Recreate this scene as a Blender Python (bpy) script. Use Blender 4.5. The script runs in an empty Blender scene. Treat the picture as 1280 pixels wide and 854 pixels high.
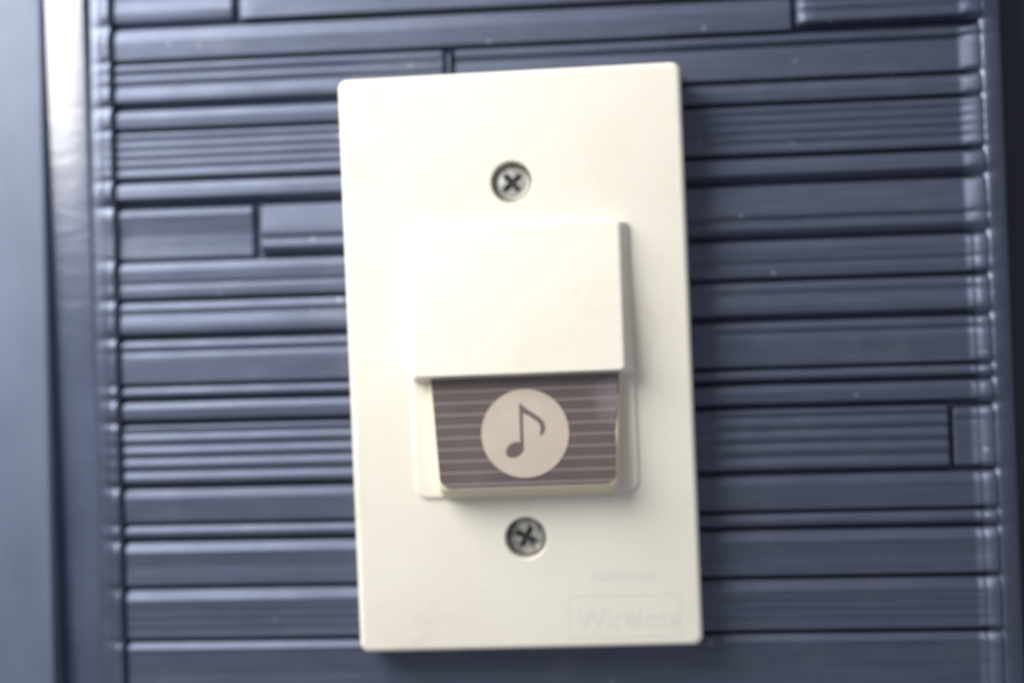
import bpy, bmesh, math, random
from mathutils import Vector, Matrix, noise

random.seed(7)
S = bpy.context.scene
C = S.collection
MM = 0.001
R = math.radians

# ------------------------------------------------------------------ camera
cam_d = bpy.data.cameras.new('camera')
cam_d.sensor_width = 36.0
cam_d.lens = 45.0
cam_d.clip_start = 0.01
cam_d.clip_end = 50
cam_d.dof.use_dof = True
cam_d.dof.focus_distance = 0.238
cam_d.dof.aperture_fstop = 4.2
cam = bpy.data.objects.new('camera', cam_d)
C.objects.link(cam)
_row = [(0.99684204, 0.02858998, 0.07408482), (-0.03024039, 0.9993167, 0.02125202), (-0.07342661, -0.02342526, 0.99702547)]
def _w(r): return Vector((r[0], r[2], -r[1]))
_x, _y, _z = _w(_row[0]), -_w(_row[1]), -_w(_row[2])
cam.matrix_world = Matrix(((_x.x, _y.x, _z.x, 0.019825), (_x.y, _y.y, _z.y, -0.2692), (_x.z, _y.z, _z.z, -0.006325), (0, 0, 0, 1)))
S.camera = cam

# ------------------------------------------------------------------ world and light
W = bpy.data.worlds.new('World')
S.world = W
W.use_nodes = True
bg = W.node_tree.nodes['Background']
bg.inputs['Color'].default_value = (0.77, 0.785, 0.86, 1)
bg.inputs['Strength'].default_value = 0.36

ld = bpy.data.lights.new('added_key_light', 'AREA')  # added soft lamp, stands in for the unseen light from upper left
ld.shape = 'RECTANGLE'
ld.size = 0.32
ld.size_y = 0.28
ld.energy = 3.3
ld.color = (1.0, 0.975, 0.935)
lo = bpy.data.objects.new('added_key_light', ld)
C.objects.link(lo)
lo.location = (-0.24, -0.17, 0.225)
lo.rotation_euler = (Vector((-0.02, 0, 0.02)) - lo.location).to_track_quat('-Z', 'Y').to_euler()

S.view_settings.view_transform = 'Standard'
S.view_settings.look = 'None'
S.view_settings.exposure = 0.0
S.view_settings.gamma = 1.0
S.view_settings.use_curve_mapping = False
S.render.engine = 'CYCLES'

# ------------------------------------------------------------------ materials
def mat(name):
    m = bpy.data.materials.new(name)
    m.use_nodes = True
    nt = m.node_tree
    b = nt.nodes['Principled BSDF']
    return m, nt, b

def node(nt, typ, **kw):
    n = nt.nodes.new(typ)
    for k, v in kw.items():
        if k in n.inputs: n.inputs[k].default_value = v
        else: setattr(n, k, v)
    return n

def coords(nt, scale=(1, 1, 1)):
    t = node(nt, 'ShaderNodeTexCoord')
    mp = node(nt, 'ShaderNodeMapping')
    mp.inputs['Scale'].default_value = scale
    nt.links.new(t.outputs['Object'], mp.inputs['Vector'])
    return mp.outputs['Vector']

def ramp(nt, src, stops):
    r = node(nt, 'ShaderNodeValToRGB')
    e = r.color_ramp.elements
    while len(e) < len(stops): e.new(0.5)
    for el, (p, c) in zip(e, stops):
        el.position = p
        el.color = c if len(c) == 4 else (*c, 1)
    nt.links.new(src, r.inputs['Fac'])
    return r

def mix(nt, fac, a, b, blend='MIX'):
    m = node(nt, 'ShaderNodeMix', data_type='RGBA', blend_type=blend)
    for sock, v in ((m.inputs[0], fac), (m.inputs[6], a), (m.inputs[7], b)):
        if hasattr(v, 'is_output'): nt.links.new(v, sock)
        elif isinstance(v, (int, float)): sock.default_value = v
        else: sock.default_value = (*v, 1)
    return m.outputs[2]

def paint(name, base, alt, rough, coat, specks=True, streak=(60, 60, 900), bump=0.00003, spec=0.5, metal=0.0):
    m, nt, b = mat(name)
    v = coords(nt, streak)
    n1 = node(nt, 'ShaderNodeTexNoise', Scale=1.0, Detail=4.0)
    nt.links.new(v, n1.inputs['Vector'])
    r1 = ramp(nt, n1.outputs['Fac'], [(0.3, base), (0.7, alt)])
    col = r1.outputs['Color']
    v2 = coords(nt)
    if specks:
        vo = node(nt, 'ShaderNodeTexVoronoi', Scale=115.0, Randomness=1.0)
        nt.links.new(v2, vo.inputs['Vector'])
        rs = ramp(nt, vo.outputs['Distance'], [(0.03, (0.9, 0.9, 0.9)), (0.075, (0, 0, 0))])
        col = mix(nt, rs.outputs['Color'], col, (0.30, 0.32, 0.37))
        # dust film
        nd = node(nt, 'ShaderNodeTexNoise', Scale=70.0, Detail=6.0, Roughness=0.7)
        nt.links.new(v2, nd.inputs['Vector'])
        rd = ramp(nt, nd.outputs['Fac'], [(0.52, (0, 0, 0)), (0.85, (0.22, 0.22, 0.22))])
        col = mix(nt, rd.outputs['Color'], col, (0.26, 0.27, 0.30))
    nt.links.new(col, b.inputs['Base Color'])
    n2 = node(nt, 'ShaderNodeTexNoise', Scale=160.0, Detail=5.0)
    nt.links.new(v2, n2.inputs['Vector'])
    rr = node(nt, 'ShaderNodeMapRange')
    rr.inputs['To Min'].default_value = rough - 0.07
    rr.inputs['To Max'].default_value = rough + 0.09
    nt.links.new(n2.outputs['Fac'], rr.inputs['Value'])
    nt.links.new(rr.outputs['Result'], b.inputs['Roughness'])
    n3 = node(nt, 'ShaderNodeTexNoise', Scale=900.0, Detail=3.0)
    nt.links.new(v2, n3.inputs['Vector'])
    bp = node(nt, 'ShaderNodeBump', Strength=0.5, Distance=bump)
    nt.links.new(n3.outputs['Fac'], bp.inputs['Height'])
    nt.links.new(bp.outputs['Normal'], b.inputs['Normal'])
    b.inputs['Specular IOR Level'].default_value = spec
    b.inputs['Metallic'].default_value = metal
    b.inputs['Coat Weight'].default_value = coat
    b.inputs['Coat Roughness'].default_value = max(0.08, rough - 0.1)
    return m

M_rib = paint('navy_ribbed_paint', (0.077, 0.095, 0.148), (0.102, 0.123, 0.188), 0.55, 0.15, spec=1.0, metal=0.7)
M_rim = paint('navy_rim_paint', (0.077, 0.095, 0.148), (0.102, 0.123, 0.188), 0.42, 0.3, streak=(120, 120, 60), spec=1.0, metal=0.7)
M_frame = paint('blue_grey_frame_paint', (0.10, 0.128, 0.20), (0.14, 0.175, 0.26), 0.55, 0.05, specks=False, streak=(60, 60, 25), bump=0.00005)
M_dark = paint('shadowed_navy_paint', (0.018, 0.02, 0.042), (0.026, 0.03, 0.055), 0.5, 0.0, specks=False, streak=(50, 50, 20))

# rippled gloss strip of the frame
M_strip, nt, b = mat('rippled_gloss_strip')
v = coords(nt, (60, 60, 60))
n1 = node(nt, 'ShaderNodeTexNoise', Scale=1.0, Detail=3.0)
nt.links.new(v, n1.inputs['Vector'])
nt.links.new(ramp(nt, n1.outputs['Fac'], [(0.3, (0.05, 0.068, 0.13)), (0.7, (0.08, 0.105, 0.18))]).outputs['Color'], b.inputs['Base Color'])
v = coords(nt, (60, 60, 190))
n2 = node(nt, 'ShaderNodeTexNoise', Scale=1.0, Detail=2.0, Distortion=1.2)
nt.links.new(v, n2.inputs['Vector'])
bp = node(nt, 'ShaderNodeBump', Strength=0.6, Distance=0.0003)
nt.links.new(n2.outputs['Fac'], bp.inputs['Height'])
nt.links.new(bp.outputs['Normal'], b.inputs['Normal'])
b.inputs['Roughness'].default_value = 0.3
b.inputs['Specular IOR Level'].default_value = 1.0
b.inputs['Coat Weight'].default_value = 1.0
b.inputs['Coat Roughness'].default_value = 0.24

def plastic(name, base, stain, rough=0.42):
    m, nt, b = mat(name)
    v = coords(nt)
    n = node(nt, 'ShaderNodeTexNoise', Scale=26.0, Detail=6.0, Roughness=0.6)
    nt.links.new(v, n.inputs['Vector'])
    r = ramp(nt, n.outputs['Fac'], [(0.35, base), (0.78, stain)])
    n4 = node(nt, 'ShaderNodeTexNoise', Scale=330.0, Detail=5.0)
    nt.links.new(v, n4.inputs['Vector'])
    r4 = ramp(nt, n4.outputs['Fac'], [(0.68, (0, 0, 0)), (0.80, (0.22, 0.22, 0.22))])
    col = mix(nt, r4.outputs['Color'], r.outputs['Color'], (0.42, 0.37, 0.29))
    n5 = node(nt, 'ShaderNodeTexNoise', Scale=60.0, Detail=8.0, Roughness=0.75, Distortion=0.6)
    nt.links.new(v, n5.inputs['Vector'])
    r5 = ramp(nt, n5.outputs['Fac'], [(0.55, (0, 0, 0)), (0.72, (0.24, 0.24, 0.24))])
    col = mix(nt, r5.outputs['Color'], col, (0.58, 0.50, 0.38))
    nt.links.new(col, b.inputs['Base Color'])
    n3 = node(nt, 'ShaderNodeTexNoise', Scale=1500.0, Detail=2.0)
    nt.links.new(v, n3.inputs['Vector'])
    bp = node(nt, 'ShaderNodeBump', Strength=0.35, Distance=0.00002)
    nt.links.new(n3.outputs['Fac'], bp.inputs['Height'])
    nt.links.new(bp.outputs['Normal'], b.inputs['Normal'])
    b.inputs['Roughness'].default_value = rough
    b.inputs['Subsurface Weight'].default_value = 0.12
    b.inputs['Subsurface Radius'].default_value = (0.0012, 0.0009, 0.0005)
    b.inputs['Subsurface Scale'].default_value = 1.0
    return m

M_plate = plastic('cream_plastic', (0.84, 0.812, 0.725), (0.795, 0.755, 0.65))
M_button = plastic('shade_tinted_cream_plastic', (0.80, 0.72, 0.56), (0.74, 0.65, 0.47), 0.45)  # yellower than the plate: warm shade of the underside put into the colour

# label print: mauve brown with thin pale lines
M_label, nt, b = mat('mauve_striped_label')
t = node(nt, 'ShaderNodeTexCoord')
sx = node(nt, 'ShaderNodeSeparateXYZ')
nt.links.new(t.outputs['Object'], sx.inputs[0])
mz = node(nt, 'ShaderNodeMath', operation='MULTIPLY'); mz.inputs[1].default_value = 1 / 0.00232
nt.links.new(sx.outputs['Z'], mz.inputs[0])
ad = node(nt, 'ShaderNodeMath', operation='ADD'); ad.inputs[1].default_value = 50.02
nt.links.new(mz.outputs[0], ad.inputs[0])
fr = node(nt, 'ShaderNodeMath', operation='FRACT')
nt.links.new(ad.outputs[0], fr.inputs[0])
rl = ramp(nt, fr.outputs[0], [(0.36, (0, 0, 0)), (0.47, (1, 1, 1)), (0.53, (1, 1, 1)), (0.64, (0, 0, 0))])
nz = node(nt, 'ShaderNodeTexNoise', Scale=90.0, Detail=5.0)
nt.links.new(t.outputs['Object'], nz.inputs['Vector'])
cb = ramp(nt, nz.outputs['Fac'], [(0.3, (0.098, 0.078, 0.077)), (0.75, (0.13, 0.102, 0.101))])
ml = node(nt, 'ShaderNodeMath', operation='MULTIPLY'); ml.inputs[1].default_value = 0.75
nt.links.new(rl.outputs['Color'], ml.inputs[0])
lcol = mix(nt, ml.outputs[0], cb.outputs['Color'], (0.27, 0.222, 0.228))
# rubbed, faded patch of print at the upper right corner
vd = node(nt, 'ShaderNodeVectorMath', operation='DISTANCE')
vd.inputs[1].default_value = (0.0195, -0.0125, -0.0085)
nt.links.new(t.outputs['Object'], vd.inputs[0])
nw = node(nt, 'ShaderNodeTexNoise', Scale=420.0, Detail=4.0)
nt.links.new(t.outputs['Object'], nw.inputs['Vector'])
mw = node(nt, 'ShaderNodeMath', operation='MULTIPLY_ADD'); mw.inputs[1].default_value = 0.004
nt.links.new(nw.outputs['Fac'], mw.inputs[0]); nt.links.new(vd.outputs['Value'], mw.inputs[2])
rw = ramp(nt, mw.outputs[0], [(0.0035, (0.34, 0.34, 0.34)), (0.0062, (0, 0, 0))])
nt.links.new(mix(nt, rw.outputs['Color'], lcol, (0.36, 0.32, 0.34)), b.inputs['Base Color'])
b.inputs['Roughness'].default_value = 0.38

def plain(name, c, c2, rough, metal=0.0, scale=120):
    m, nt, b = mat(name)
    n = node(nt, 'ShaderNodeTexNoise', Scale=scale, Detail=5.0)
    nt.links.new(coords(nt), n.inputs['Vector'])
    nt.links.new(ramp(nt, n.outputs['Fac'], [(0.35, c), (0.7, c2)]).outputs['Color'], b.inputs['Base Color'])
    b.inputs['Roughness'].default_value = rough
    b.inputs['Metallic'].default_value = metal
    return m
M_disc = plain('beige_emblem_print', (0.49, 0.42, 0.355), (0.54, 0.465, 0.395), 0.45)
M_note = plain('mauve_note_print', (0.13, 0.092, 0.096), (0.155, 0.112, 0.116), 0.45)
M_screw = plain('zinc_screw', (0.72, 0.72, 0.70), (0.50, 0.51, 0.50), 0.4, 0.7, 700)
M_screw2 = plain('tarnished_screw', (0.66, 0.66, 0.63), (0.16, 0.165, 0.16), 0.45, 0.5, 800)
M_slot_shade = plain('slot_shade', (0.02, 0.02, 0.018), (0.06, 0.058, 0.05), 0.8, 0, 900)  # near-black, paints the shade inside the screw slots
M_wall = plain('dark_backing', (0.02, 0.022, 0.035), (0.03, 0.032, 0.05), 0.7)

# ------------------------------------------------------------------ helpers
def link(name, me, m, parent=None, smooth=True):
    o = bpy.data.objects.new(name, me)
    C.objects.link(o)
    me.materials.append(m)
    if smooth:
        for p in me.polygons: p.use_smooth = True
    if parent: o.parent = parent
    return o

def from_bm(name, bm, m, parent=None, smooth=True):
    bmesh.ops.recalc_face_normals(bm, faces=bm.faces)
    me = bpy.data.meshes.new(name)
    bm.to_mesh(me); bm.free()
    return link(name, me, m, parent, smooth)

def sharp(o, deg=35):
    bm = bmesh.new(); bm.from_mesh(o.data)
    for e in bm.edges:
        if len(e.link_faces) == 2 and e.calc_face_angle(0) > R(deg): e.smooth = False
    for f in bm.faces:
        if len(f.verts) > 12: f.smooth = False
    bm.to_mesh(o.data); bm.free()

def empty(name, loc, label, cat, rot=(0, 0, 0)):
    o = bpy.data.objects.new(name, None)
    o.empty_display_size = 0.02
    C.objects.link(o)
    o.location = loc; o.rotation_euler = rot
    o['label'] = label; o['category'] = cat
    return o

def sstep(t):
    t = max(0.0, min(1.0, t)); return t * t * (3 - 2 * t)

# ------------------------------------------------------------------ ribbed panel
J = -1.3            # depth of the joints between courses, mm
def interp(pts, z):                       # pts sorted from high z to low z
    if z >= pts[0][0]: return pts[0][1]
    for (a, da), (b_, db) in zip(pts, pts[1:]):
        if z >= b_:
            t = 0 if a == b_ else (a - z) / (a - b_)
            return da + (db - da) * t
    return pts[-1][1]

def slab(zt, zb, D, bw, uw=0.45, tilt=0.0, rise=0.6, mids=()):
    """a course: joint, sloped upper bevel, face, undercut lower edge"""
    p = [(zt, J), (zt - 0.12, D - rise), (zt - bw, D)]
    p += list(mids)
    p += [(zb + uw, D + tilt), (zb + 0.1, J + 0.2), (zb, J)]
    return p

def ridges(cuts, D, dip=0.55, first=J, last=J, uw=0.5):
    p = [(cuts[0], first)]
    for i, (a, b_) in enumerate(zip(cuts, cuts[1:])):
        h = a - b_
        p += [(a - 0.10 * h, D - 0.50), (a - 0.28 * h, D - 0.12), (a - 0.48 * h, D), (a - 0.75 * h, D - 0.10)]
        if i < len(cuts) - 2: p += [(b_ + 0.06 * h, D - dip), (b_, D - dip)]
        else: p += [(b_ + uw, D - 0.2), (b_ + 0.1, J + 0.2), (b_, last)]
    return p

XL, XR = -84.6, 98.0
# (x0, x1, profile)
ROWS = [
    (XL, -57.9, slab(81.0, 70.35, 0.55, 2.6, 1.3, -0.1, mids=[(76.0, 0.35), (73.5, 0.75)])),
    (-57.2, XR, slab(81.0, 70.35, 1.05, 2.6, 0.7, 0.0)),
    (XL, 60.6, slab(70.25, 62.75, 0.75, 2.4, 0.35, -0.15, mids=[(67.2, 0.95)])),
    (61.0, XR, ridges([70.25, 68.6, 66.6, 63.3], 2.3, 0.35, uw=0.9)),
    (XL, -12.45, ridges([62.6, 60.1, 57.6, 52.75], 0.95, 0.75, uw=1.9)),
    (-12.15, -10.95, slab(62.3, 52.8, 1.25, 0.6, 0.5)),
    (-10.65, XR, ridges([62.6, 60.1], 0.85, 0.7, last=0.1, uw=0.3)[:-1] + slab(60.1, 52.75, 0.55, 1.5, 0.3, -0.1)[1:]),
    (XL, XR, slab(52.55, 47.85, 0.75, 1.9, 0.5, -0.25)),
    (XL, XR, ridges([47.75, 45.55, 43.6, 41.6, 39.65, 37.0], 0.7, 0.42, uw=0.45)),
    (XL, XR, slab(36.7, 31.35, 1.35, 1.6, 1.7, 0.1)),
    (XL, -54.6, slab(31.2, 19.7, 0.45, 1.7, 0.35, -0.50, 0.7, mids=[(28.4, 0.25), (25.0, -0.25), (22.5, -0.2)])),
    (-53.2, XR, [(31.2, J), (31.0, 0.15), (30.3, 0.4), (28.0, 0.75), (25.5, 1.1), (24.3, 1.15), (23.8, 0.5), (23.6, 0.4), (23.1, 0.85), (22.4, 1.2), (21.6, 1.2), (20.6, 0.2), (19.8, J + 0.2), (19.7, J)]),
    (XL, XR, slab(19.55, 11.3, 0.75, 1.9, 0.3, -0.05, mids=[(15.1, 0.62), (14.7, 0.22), (14.3, 0.30), (13.8, 0.75)])),
    (XL, XR, slab(10.95, 2.85, 0.8, 1.7, 1.3, 0.1, mids=[(8.6, 0.55), (8.0, 0.40), (7.3, 0.62), (5.8, 0.95)])),
    (XL, XR, slab(2.7, -7.2, 0.75, 1.5, 0.35, -0.15, mids=[(0.6, 0.55), (0.1, 0.2), (-0.3, 0.25), (-0.8, 0.55), (-1.7, 0.62)])),
    (XL, XR, slab(-7.3, -10.35, 0.85, 1.2, 0.9, -0.1)),
    (XL, XR, slab(-10.5, -15.3, 0.95, 1.6, 0.9, -0.15)),
    (XL, 89.6, ridges([-15.45, -17.35, -20.15, -22.8, -25.6, -28.95], 0.8, 0.5, uw=0.9)),
    (90.2, XR, slab(-15.9, -28.6, 0.3, 1.2, 0.4, 0.0, mids=[(-18.3, 0.25), (-18.8, -0.1), (-19.4, 0.1)])),
    (XL, XR, slab(-29.2, -36.95, 0.75, 2.0, 0.35, -0.2)),
    (XL, XR, slab(-37.05, -40.4, 0.8, 1.4, 0.8, -0.1)),
    (XL, XR, slab(-40.6, -50.45, 0.9, 2.3, 0.4, -0.1, 0.95, mids=[(-43.6, 0.75), (-46.0, 0.62), (-48.0, 0.75)])),
    (XL, XR, slab(-50.6, -61.65, 0.95, 2.6, 0.35, -0.25, 1.05, mids=[(-53.8, 0.78), (-54.8, 0.80), (-55.3, 0.66), (-56.6, 0.74), (-57.2, 0.60), (-58.5, 0.68), (-59.1, 0.55), (-60.3, 0.62)])),
    (XL, XR, slab(-61.8, -80.0, 0.8, 1.8, 0.5, 0.1, 0.9, mids=[(-64.2, 0.6), (-69.0, 0.45), (-73.0, 0.6)])),
]

def smooth_profile(pts, step=0.11, k=5):
    zt, zb = pts[0][0], pts[-1][0]
    n = max(12, int((zt - zb) / step))
    zs = [zt + (zb - zt) * i / n for i in range(n + 1)]
    ds = [interp(pts, z) for z in zs]
    for _ in range(k):
        ds = [ds[0]] + [(ds[i - 1] + 2 * ds[i] + ds[i + 1]) / 4 for i in range(1, n)] + [ds[-1]]
    return zs, ds

def xsamples(x0, x1):
    xs = [x0 + 0.13 * i for i in range(11)]
    x = x0 + 2.0
    while x < x1 - 6.0:
        xs.append(x); x += 2.4
    a = max(xs[-1] + 0.3, x1 - 5.6)
    n = int((x1 - a) / 0.26)
    xs += [a + (x1 - a) * i / n for i in range(n + 1)]
    return xs

def lift(x):                       # the panel turns up towards its right rim
    return 2.3 * sstep((x - 93.6) / 4.4)

panel = empty('wall_panel', (0, 0, 0), 'navy blue metal wall panel of uneven horizontal ribs behind the doorbell', 'wall panel')

def rib_mesh(idx, x0, x1, pts):
    endw = 2.1 if idx in (1, 3) else 0.5
    zs, ds = smooth_profile(pts)
    xs = xsamples(x0, x1)
    zt, zb = zs[0], zs[-1]
    soft = ds[:]
    for _ in range(40):
        soft = [soft[0]] + [(soft[q - 1] + 2 * soft[q] + soft[q + 1]) / 4 for q in range(1, len(soft) - 1)] + [soft[-1]]
    right_rim = x1 > 97
    verts, faces = [], []
    nz = len(zs)
    for x in xs:
        for z, d, ds_ in zip(zs, ds, soft):
            if right_rim:
                fs = sstep((x - 93.5) / 3.0)
                d = d * (1 - fs) + ds_ * fs
            # rounded left end with a clipped upper corner
            cut = 0.9 * max(0.0, 1 - (zt - z) / 1.1) + 0.35 * max(0.0, 1 - (z - zb) / 0.5)
            e = (x - x0 - cut) / endw
            e = max(0.0, min(1.0, e))
            g = math.sqrt(max(0.0, 1 - (1 - e) ** 2))
            if x0 == XL: g = max(g, 0.42 * (1 - max(0.0, 1 - (zt - z) / 1.1)))
            if not right_rim:
                e2 = max(0.0, min(1.0, (x1 - x) / 0.6))
                g *= math.sqrt(max(0.0, 1 - (1 - e2) ** 2))
            dd = J + (d - J) * g
            if right_rim:
                f = sstep((x - 94.5) / 3.5)
                dip = 0.22 * math.exp(-((x - 95.6) / 0.45) ** 2) if z < 20 else 0.0
                dd = J + (dd - J) * (1 - 0.45 * f) + lift(x) - dip
            wob = noise.noise(Vector((x * 0.035, z * 0.25, idx * 3.1))) * 0.045 + noise.noise(Vector((x * 0.35, z * 0.6, idx * 1.7))) * 0.016
            dd += wob * g
            zz = z + noise.noise(Vector((x * 0.03, idx * 5.3, 0.7))) * 0.05
            verts.append((x * MM, -dd * MM, zz * MM))
    for i in range(len(xs) - 1):
        for k in range(nz - 1):
            a = i * nz + k
            faces.append((a, a + 1, a + nz + 1, a + nz))
    # real thickness: skirt back to the backing sheet
    border = [i * nz for i in range(len(xs))] + [(len(xs) - 1) * nz + k for k in range(1, nz)] \
        + [i * nz + nz - 1 for i in range(len(xs) - 2, -1, -1)] + [k for k in range(nz - 2, 0, -1)]
    base = len(verts)
    for v_ in border:
        verts.append((verts[v_][0], 2.6 * MM, verts[v_][2]))
    nb = len(border)
    for i in range(nb):
        j = (i + 1) % nb
        faces.append((border[i], base + i, base + j, border[j]))
    me = bpy.data.meshes.new('rib')
    me.from_pydata(verts, [], faces)
    bm = bmesh.new(); bm.from_mesh(me)
    bmesh.ops.recalc_face_normals(bm, faces=bm.faces)
    for e in bm.edges:
        if len(e.link_faces) == 2 and e.calc_face_angle(0) > R(55): e.smooth = False
    bm.to_mesh(me); bm.free()
    return me

for i, (x0, x1, pts) in enumerate(ROWS):
    link('rib', rib_mesh(i, x0, x1, pts), M_rib, panel)

# joint floor behind the ribs
def box(name, x0, x1, d0, d1, z0, z1, m, parent, bev=0.0):
    bm = bmesh.new()
    bmesh.ops.create_cube(bm, size=1)
    for v_ in bm.verts:
        v_.co = Vector(((x0 if v_.co.x < 0 else x1) * MM, (-d0 if v_.co.y > 0 else -d1) * MM, (z0 if v_.co.z < 0 else z1) * MM))
    if bev: bmesh.ops.bevel(bm, geom=bm.edges[:], offset=bev * MM, segments=4, profile=0.5, affect='EDGES')
    o = from_bm(name, bm, m, parent)
    sharp(o, 40)
    return o
box('backing_sheet', -91.0, 100.5, -3.4, J - 0.25, -79.5, 80.5, M_rib, panel)

# composite depth of the ribs along z, for the rims that the ribs run into
def comp(z, left=True):
    for x0, x1, pts in ROWS:
        if (left and x0 == XL) or (not left and x1 == XR):
            if pts[-1][0] <= z <= pts[0][0]: return interp(pts, z)
    return J

def rim(name, left):
    zs = [80.4 - 0.2 * i for i in range(int(160 / 0.2))]
    raw = [comp(z, left) for z in zs]
    for _ in range(16):
        raw = [raw[0]] + [(raw[i - 1] + 2 * raw[i] + raw[i + 1]) / 4 for i in range(1, len(raw) - 1)] + [raw[-1]]
    if left:
        cols = [(-91.0, -6.0, 0), (-91.0, -1.9, 0), (-90.85, -0.9, 0), (-90.5, -0.45, 0.02), (-89.8, -0.25, 0.05), (-89.0, -0.1, 0.12), (-88.2, 0.12, 0.25),
                (-87.5, 0.42, 0.42), (-86.9, 0.75, 0.55), (-86.3, 1.02, 0.6), (-85.8, 1.15, 0.55), (-85.4, 1.1, 0.45), (-85.1, 0.9, 0.35),
                (-84.9, 0.5, 0.25), (-84.75, 0.1, 0.15), (-84.65, -0.35, 0.1), (-84.6, -1.7, 0)]
    else:
        cols = [(97.85, -2.0, 0), (97.9, 1.0, 0.2), (98.05, 1.45, 0.30), (98.4, 1.75, 0.34), (98.9, 1.95, 0.30), (99.5, 2.08, 0.2), (100.2, 2.12, 0.1), (100.9, 2.08, 0.03),
                (101.5, 1.95, 0), (102.0, 1.7, 0), (102.35, 1.25, 0), (102.5, 0.6, 0), (102.55, -3.0, 0), (102.55, -7.5, 0)]
    verts, faces = [], []
    n = len(cols)
    for i, z in enumerate(zs):
        for x, d, a in cols:
            w = noise.noise(Vector((x * 0.3, z * 0.22, 4.0 if left else 9.0))) * 0.07 + noise.noise(Vector((x * 0.9, z * 0.8, 2.0))) * 0.03
            dd = d + a * raw[i] + (w if d > -1.5 else 0)
            verts.append((x * MM, -dd * MM, z * MM))
    for i in range(len(zs) - 1):
        for k in range(n - 1):
            q = i * n + k
            faces.append((q, q + n, q + n + 1, q + 1))
    me = bpy.data.meshes.new(name)
    me.from_pydata(verts, [], faces)
    bm = bmesh.new(); bm.from_mesh(me); bmesh.ops.recalc_face_normals(bm, faces=bm.faces); bm.to_mesh(me); bm.free()
    return link(name, me, M_rim, panel)
rim('edge_rim', True)
rim('edge_rim', False)

# ------------------------------------------------------------------ frame left of the panel, recessed upright right of it
fr_l = empty('metal_frame', (-0.1, 0, 0), 'smooth blue-grey metal frame upright with a glossy rippled strip, left edge', 'metal frame')
fr_l.location = (0, 0, 0)
o = box('gloss_strip', -99.9, -91.12, -7.0, 0.7, -82, 84, M_strip, fr_l, 0.3)
o.rotation_euler.x = R(1.6)
o.location.y = 78 * MM * math.sin(R(1.6))
o = box('frame_face', -126.0, -100.15, -7.0, 1.5, -82, 84, M_frame, fr_l, 0.9)
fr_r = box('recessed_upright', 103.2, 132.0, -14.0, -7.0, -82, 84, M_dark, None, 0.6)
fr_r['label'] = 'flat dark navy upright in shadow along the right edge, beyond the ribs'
fr_r['category'] = 'metal upright'
wall = box('wall', -126.0, 132.0, -30.0, -16.0, -82.0, 84.0, M_wall, None)
wall['kind'] = 'structure'

# ------------------------------------------------------------------ doorbell
bell = empty('doorbell', (1.958 * MM, 0, -3.816 * MM), 'cream plastic doorbell with music note button screwed to the ribbed panel', 'doorbell', (R(1.4), R(-0.56), 0))

def rrect(cx, cz, hw, hh, r, n=8):
    pts = []
    for sx_, sz_, a0 in ((1, 1, 0), (-1, 1, 90), (-1, -1, 180), (1, -1, 270)):
        for i in range(n + 1):
            a = R(a0 + 90 * i / n)
            pts.append((cx + sx_ * (hw - r) + r * math.cos(a), cz + sz_ * (hh - r) + r * math.sin(a)))
    return pts

def loft(rings, cap0=True, cap1=True):
    """rings: lists of (x, d, z) in mm"""
    bm = bmesh.new()
    vr = [[bm.verts.new((x * MM, -d * MM, z * MM)) for x, d, z in ring] for ring in rings]
    n = len(vr[0])
    for a, b_ in zip(vr, vr[1:]):
        for i in range(n):
            j = (i + 1) % n
            bm.faces.new((a[i], a[j], b_[j], b_[i]))
    if cap0: bm.faces.new(vr[0])
    if cap1: bm.faces.new(list(reversed(vr[-1])))
    return bm

def shell(cx, cz, hw, hh, r, d0, d1, draft, fil, steps=6):
    """rounded-rectangle block with drafted sides and a rounded front edge"""
    rings = []
    def ring(off, d):
        rr = max(0.15, r - off * 0.6)
        return [(x, d, z) for x, z in rrect(cx, cz, hw - off, hh - off, rr)]
    rings.append(ring(0, d0))
    rings.append(ring(draft, d1 - fil))
    for i in range(1, steps + 1):
        a = math.pi / 2 * i / steps
        rings.append(ring(draft + fil * (1 - math.cos(a)), d1 - fil + fil * math.sin(a)))
    return rings

def evaluated(o):
    dg = bpy.context.evaluated_depsgraph_get()
    me = bpy.data.meshes.new_from_object(o.evaluated_get(dg))
    return me

def cut(o, cutters):
    for c in cutters:
        m = o.modifiers.new('cut', 'BOOLEAN'); m.operation = 'DIFFERENCE'; m.solver = 'EXACT'; m.object = c
    bpy.context.view_layer.update()
    me = evaluated(o)
    o.modifiers.clear()
    o.data = me
    for c in cutters: bpy.data.objects.remove(c)
    for p in me.polygons: p.use_smooth = True
    sharp(o, 32)

def lathe(cx, cz, prof, n=40):
    """prof: (radius, d) from the rim to the centre"""
    bm = bmesh.new()
    rings = []
    for r, d in prof:
        if r < 1e-6: rings.append([bm.verts.new((cx * MM, -d * MM, cz * MM))])
        else: rings.append([bm.verts.new(((cx + r * math.cos(2 * math.pi * i / n)) * MM, -d * MM, (cz + r * math.sin(2 * math.pi * i / n)) * MM)) for i in range(n)])
    for a, b_ in zip(rings, rings[1:]):
        for i in range(n):
            j = (i + 1) % n
            if len(b_) == 1: bm.faces.new((a[i], a[j], b_[0]))
            elif len(a) == 1: bm.faces.new((a[0], b_[j], b_[i]))
            else: bm.faces.new((a[i], a[j], b_[j], b_[i]))
    return bm

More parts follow.
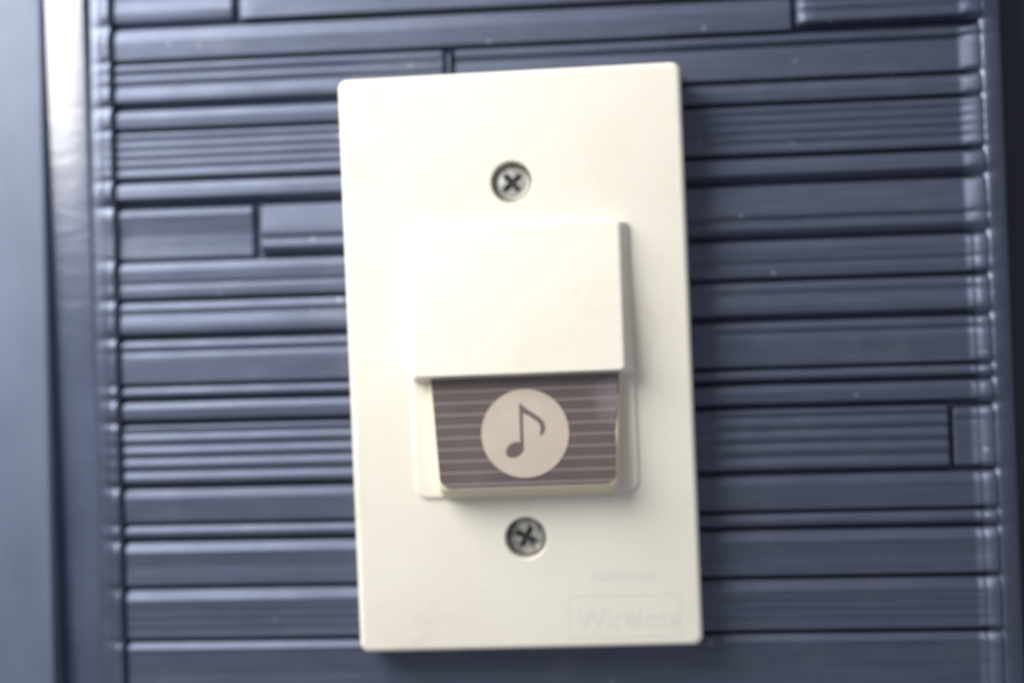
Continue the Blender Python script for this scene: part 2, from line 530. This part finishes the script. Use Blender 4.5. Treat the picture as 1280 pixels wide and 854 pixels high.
PF = 9.0                                     # front of the plate
SCREWS = ((0.0, 36.3, 41, M_screw), (0.0, -36.35, 62, M_screw2))
plate = from_bm('cover_plate', loft(shell(0, 0, 35.35, 59.3, 2.1, -1.2, PF, 0.25, 1.1)), M_plate, bell)
cutters = []
for sx_, sz_, rot, m_ in SCREWS:
    c = from_bm('cutter', lathe(sx_, sz_, [(0, 4.6), (4.15, 4.6), (4.2, PF - 0.3), (4.5, PF + 0.05), (4.5, PF + 2), (0, PF + 2)]), M_plate, bell)
    cutters.append(c)
cut(plate, cutters)

# screws
for sx_, sz_, rot, m_ in SCREWS:
    h = PF - 1.7
    sc = from_bm('screw', lathe(sx_, sz_, [(0, 4.0), (2.2, 4.0), (3.75, 4.4), (3.85, h - 1.15), (3.6, h - 0.75), (3.3, h - 0.42), (2.7, h - 0.16), (1.7, h - 0.03), (0, h)]), m_, bell)
    bm = bmesh.new()
    for k in range(2):
        a = R(rot + 90 * k)
        ca, sa = math.cos(a), math.sin(a)
        L, w = 2.5, 0.62
        q = []
        for d, ll, ww in ((h + 0.6, L, w), (h - 0.2, L, w), (h - 2.2, 1.0, w * 0.6)):
            q.append([bm.verts.new(((sx_ + ca * u - sa * t_) * MM, -d * MM, (sz_ + sa * u + ca * t_) * MM)) for u, t_ in ((ll, ww), (-ll, ww), (-ll, -ww), (ll, -ww))])
        for A, B in zip(q, q[1:]):
            for i in range(4):
                j = (i + 1) % 4
                bm.faces.new((A[i], A[j], B[j], B[i]))
        bm.faces.new(q[0]); bm.faces.new(q[-1])
    cc = from_bm('cutter', bm, m_, bell)
    cc.data.update()
    mod_self = cc
    m = sc.modifiers.new('cut', 'BOOLEAN'); m.operation = 'DIFFERENCE'; m.solver = 'EXACT'; m.object = cc; m.use_self = True
    bpy.context.view_layer.update()
    me = evaluated(sc); sc.modifiers.clear(); sc.data = me
    bpy.data.objects.remove(cc)
    for p in me.polygons: p.use_smooth = True
    sharp(sc, 30)
    # dark cross set into the recess, its shade put into the colour
    bm = bmesh.new()
    out = []
    for k in range(4):
        a = R(rot + 90 * k)
        ca, sa = math.cos(a), math.sin(a)
        for u, t_ in ((0.56, -0.56), (2.2, -0.42), (2.2, 0.42)):
            out.append((sx_ + ca * u - sa * t_, sz_ + sa * u + ca * t_))
    top = [bm.verts.new((x * MM, -(h - 0.62) * MM, z * MM)) for x, z in out]
    bot = [bm.verts.new((x * MM, -(h - 1.0) * MM, z * MM)) for x, z in out]
    bm.faces.new(top); bm.faces.new(list(reversed(bot)))
    for i in range(12):
        bm.faces.new((top[i], bot[i], bot[(i + 1) % 12], top[(i + 1) % 12]))
    bmesh.ops.triangulate(bm, faces=[f for f in bm.faces if len(f.verts) > 4])
    from_bm('slot_shade', bm, M_slot_shade, sc, False)

# surround pad of the button module
PD = 9.55
OX = 0.7
pad = from_bm('button_surround', loft(shell(0.6, -0.1, 23.0, 27.7, 2.6, 7.0, PD, 0.15, 0.45), cap0=True), M_plate, bell)
sharp(pad, 50)

# hood: wedge that leans out over the button
def hood():
    zb, zt = -3.75, 27.3
    cz, hh = (zb + zt) / 2, (zt - zb) / 2
    def d_at(z): return PD + 1.5 + 3.4 * (zt - z) / (zt - zb)
    n = 8
    rings = []
    def ring(off, f, flat=None):
        # f: share of the protrusion; the lower side keeps no draft
        out = []
        for x, z in rrect(0.55, cz + off * 0.4, 22.7 - off, hh - off * 0.45, 1.0 if off < 1 else 0.8, n):
            x -= 0.5 * off * (x > 0)
            if z < cz: z = max(z, zb + 0.0)
            out.append((x, (PD - 0.6) if flat else PD + (d_at(z) - PD) * f, z))
        return out
    rings.append(ring(0.0, 0, True))
    rings.append(ring(0.15, 0.15))
    rings.append(ring(1.0, 0.80))
    for i in range(1, 6):
        a = math.pi / 2 * i / 5
        rings.append(ring(1.0 + 0.6 * (1 - math.cos(a)), 0.80 + 0.20 * math.sin(a)))
    o = from_bm('hood', loft(rings), M_plate, bell)
    sharp(o, 45)
    return o
hood()

# button: tilted cap with label
BT, BB = PD + 2.2, PD + 4.7                   # front depth at top and bottom
ZT, ZB = -3.2, -25.1
def bd(z): return BT + (BB - BT) * (ZT - z) / (ZT - ZB)
def button_outline(grow, r, n=8):
    # tapered: wider above, rounded lower corners
    pts = []
    gx = grow * 0.45
    xl_t, xr_t, xl_b, xr_b = -17.9 - gx, 20.2 + gx, -16.6 - gx, 18.8 + gx
    zb = ZB - grow * 1.6
    pts.append((xr_t, ZT)); pts.append((xl_t, ZT))
    for i in range(n + 1):
        a = R(180 + 90 * i / n); pts.append((xl_b + r + r * math.cos(a), zb + r + r * math.sin(a)))
    for i in range(n + 1):
        a = R(270 + 90 * i / n); pts.append((xr_b - r + r * math.cos(a), zb + r + r * math.sin(a)))
    return pts
rings = [[(x, PD - 0.5, z) for x, z in button_outline(1.7, 2.2)],
         [(x, PD + 0.3, z) for x, z in button_outline(1.6, 2.2)],
         [(x, bd(z) - 0.55, z) for x, z in button_outline(0.45, 1.9)],
         [(x, bd(z) - 0.15, z) for x, z in button_outline(0.25, 1.8)],
         [(x, bd(z), z) for x, z in button_outline(-0.03, 2.2)]]
button = from_bm('button', loft(rings), M_button, bell)
sharp(button, 40)

def sheet(name, pts, d_off, th, m, parent):
    """thin printed piece lying on the tilted button face"""
    bm = bmesh.new()
    top = [bm.verts.new((x * MM, -(bd(z) + d_off + th) * MM, z * MM)) for x, z in pts]
    bot = [bm.verts.new((x * MM, -(bd(z) + d_off) * MM, z * MM)) for x, z in pts]
    n = len(pts)
    bm.faces.new(top); bm.faces.new(list(reversed(bot)))
    for i in range(n):
        j = (i + 1) % n
        bm.faces.new((top[i], bot[i], bot[j], top[j]))
    bmesh.ops.triangulate(bm, faces=[f for f in bm.faces if len(f.verts) > 4])
    return from_bm(name, bm, m, parent, False)

lab = [(x, z) for x, z in button_outline(-0.05, 2.2)]
# worn, notched right edge below the hood
lab_out = []
for i, (x, z) in enumerate(lab):
    lab_out.append((x, z))
rt = lab_out[0]
lab_out = lab_out + [(18.95, -18.0), (18.9, -14.6), (19.15, -13.0), (19.0, -12.2), (19.35, -11.0), (19.75, -9.3), (20.0, -7.8), (19.55, -6.6), (19.95, -5.4)]
label = sheet('label', lab_out, 0.02, 0.16, M_label, button)
DC = (0.95, -14.65)
disc = sheet('emblem_disc', [(DC[0] + 8.8 * math.cos(2 * math.pi * i / 72), DC[1] + 8.8 * math.sin(2 * math.pi * i / 72)) for i in range(72)], 0.19, 0.10, M_disc, button)
# eighth note: head, stem and flag in one mesh
def music_note():
    bm = bmesh.new()
    def prism(pts, o0):
        top = [bm.verts.new((x * MM, -(bd(z) + o0) * MM, z * MM)) for x, z in pts]
        bot = [bm.verts.new((x * MM, -(bd(z) + 0.292) * MM, z * MM)) for x, z in pts]
        bm.faces.new(top); bm.faces.new(list(reversed(bot)))
        for i in range(len(pts)):
            j = (i + 1) % len(pts)
            bm.faces.new((top[i], bot[i], bot[j], top[j]))
    hc, ct, st = (-1.2, -17.85), math.cos(R(30)), math.sin(R(30))
    prism([(hc[0] + 1.95 * math.cos(R(a)) * ct - 1.42 * math.sin(R(a)) * st, hc[1] + 1.95 * math.cos(R(a)) * st + 1.42 * math.sin(R(a)) * ct) for a in range(0, 360, 10)], 0.33)
    prism([(-0.08, -17.2), (-0.08, -8.9), (0.18, -8.6), (0.58, -9.0), (0.58, -17.4)], 0.337)
    outer = [(0.18, -8.62), (0.9, -9.35), (1.9, -10.1), (3.0, -10.85), (4.0, -11.6), (4.75, -12.5), (5.0, -13.4), (4.9, -14.2), (4.2, -15.3)]
    inner = [(0.3, -10.6), (0.9, -10.7), (1.7, -11.1), (2.6, -11.7), (3.4, -12.3), (3.95, -12.95), (4.12, -13.6), (4.02, -14.2), (3.9, -14.9)]
    for k in range(len(outer) - 1):
        prism([outer[k], outer[k + 1], inner[k + 1], inner[k]], 0.343)
    return from_bm('music_note', bm, M_note, button, False)
music_note()

# embossed lettering and its ruled box on the plate
def text(body, x, z, size, sx_=1.0):
    cu = bpy.data.curves.new('lettering', 'FONT')
    cu.body = body; cu.size = size * MM; cu.extrude = 0.00001; cu.bevel_depth = 0.00002; cu.resolution_u = 3
    t_ = bpy.data.objects.new('tmp', cu)
    C.objects.link(t_)
    bpy.context.view_layer.update()
    me = evaluated(t_)
    bpy.data.objects.remove(t_)
    me.transform(Matrix.Rotation(R(90), 4, 'X') @ Matrix.Diagonal((sx_, 1, 1, 1)))
    me.transform(Matrix.Translation((x * MM, -(PF - 0.010) * MM, z * MM)))
    return link('embossed_lettering', me, M_plate, bell, False)
text('National', 12.9, -45.6, 4.1, 0.93)
text('Wireless', 9.7, -55.0, 6.2, 0.92)
bm = bmesh.new()
x0, x1, z0, z1, t_ = 8.0, 30.6, -57.0, -48.3, 0.28
for a, b_, c, d in ((x0, x1, z1 - t_, z1), (x0, x1, z0, z0 + t_), (x0, x0 + t_, z0 + t_, z1 - t_), (x1 - t_, x1, z0 + t_, z1 - t_)):
    r = bmesh.ops.create_cube(bm, size=1)
    for v_ in r['verts']:
        v_.co = Vector(((a if v_.co.x < 0 else b_) * MM, -(PF - 0.05 if v_.co.y > 0 else PF + 0.014) * MM, (c if v_.co.z < 0 else d) * MM))
from_bm('embossed_border', bm, M_plate, bell, False)
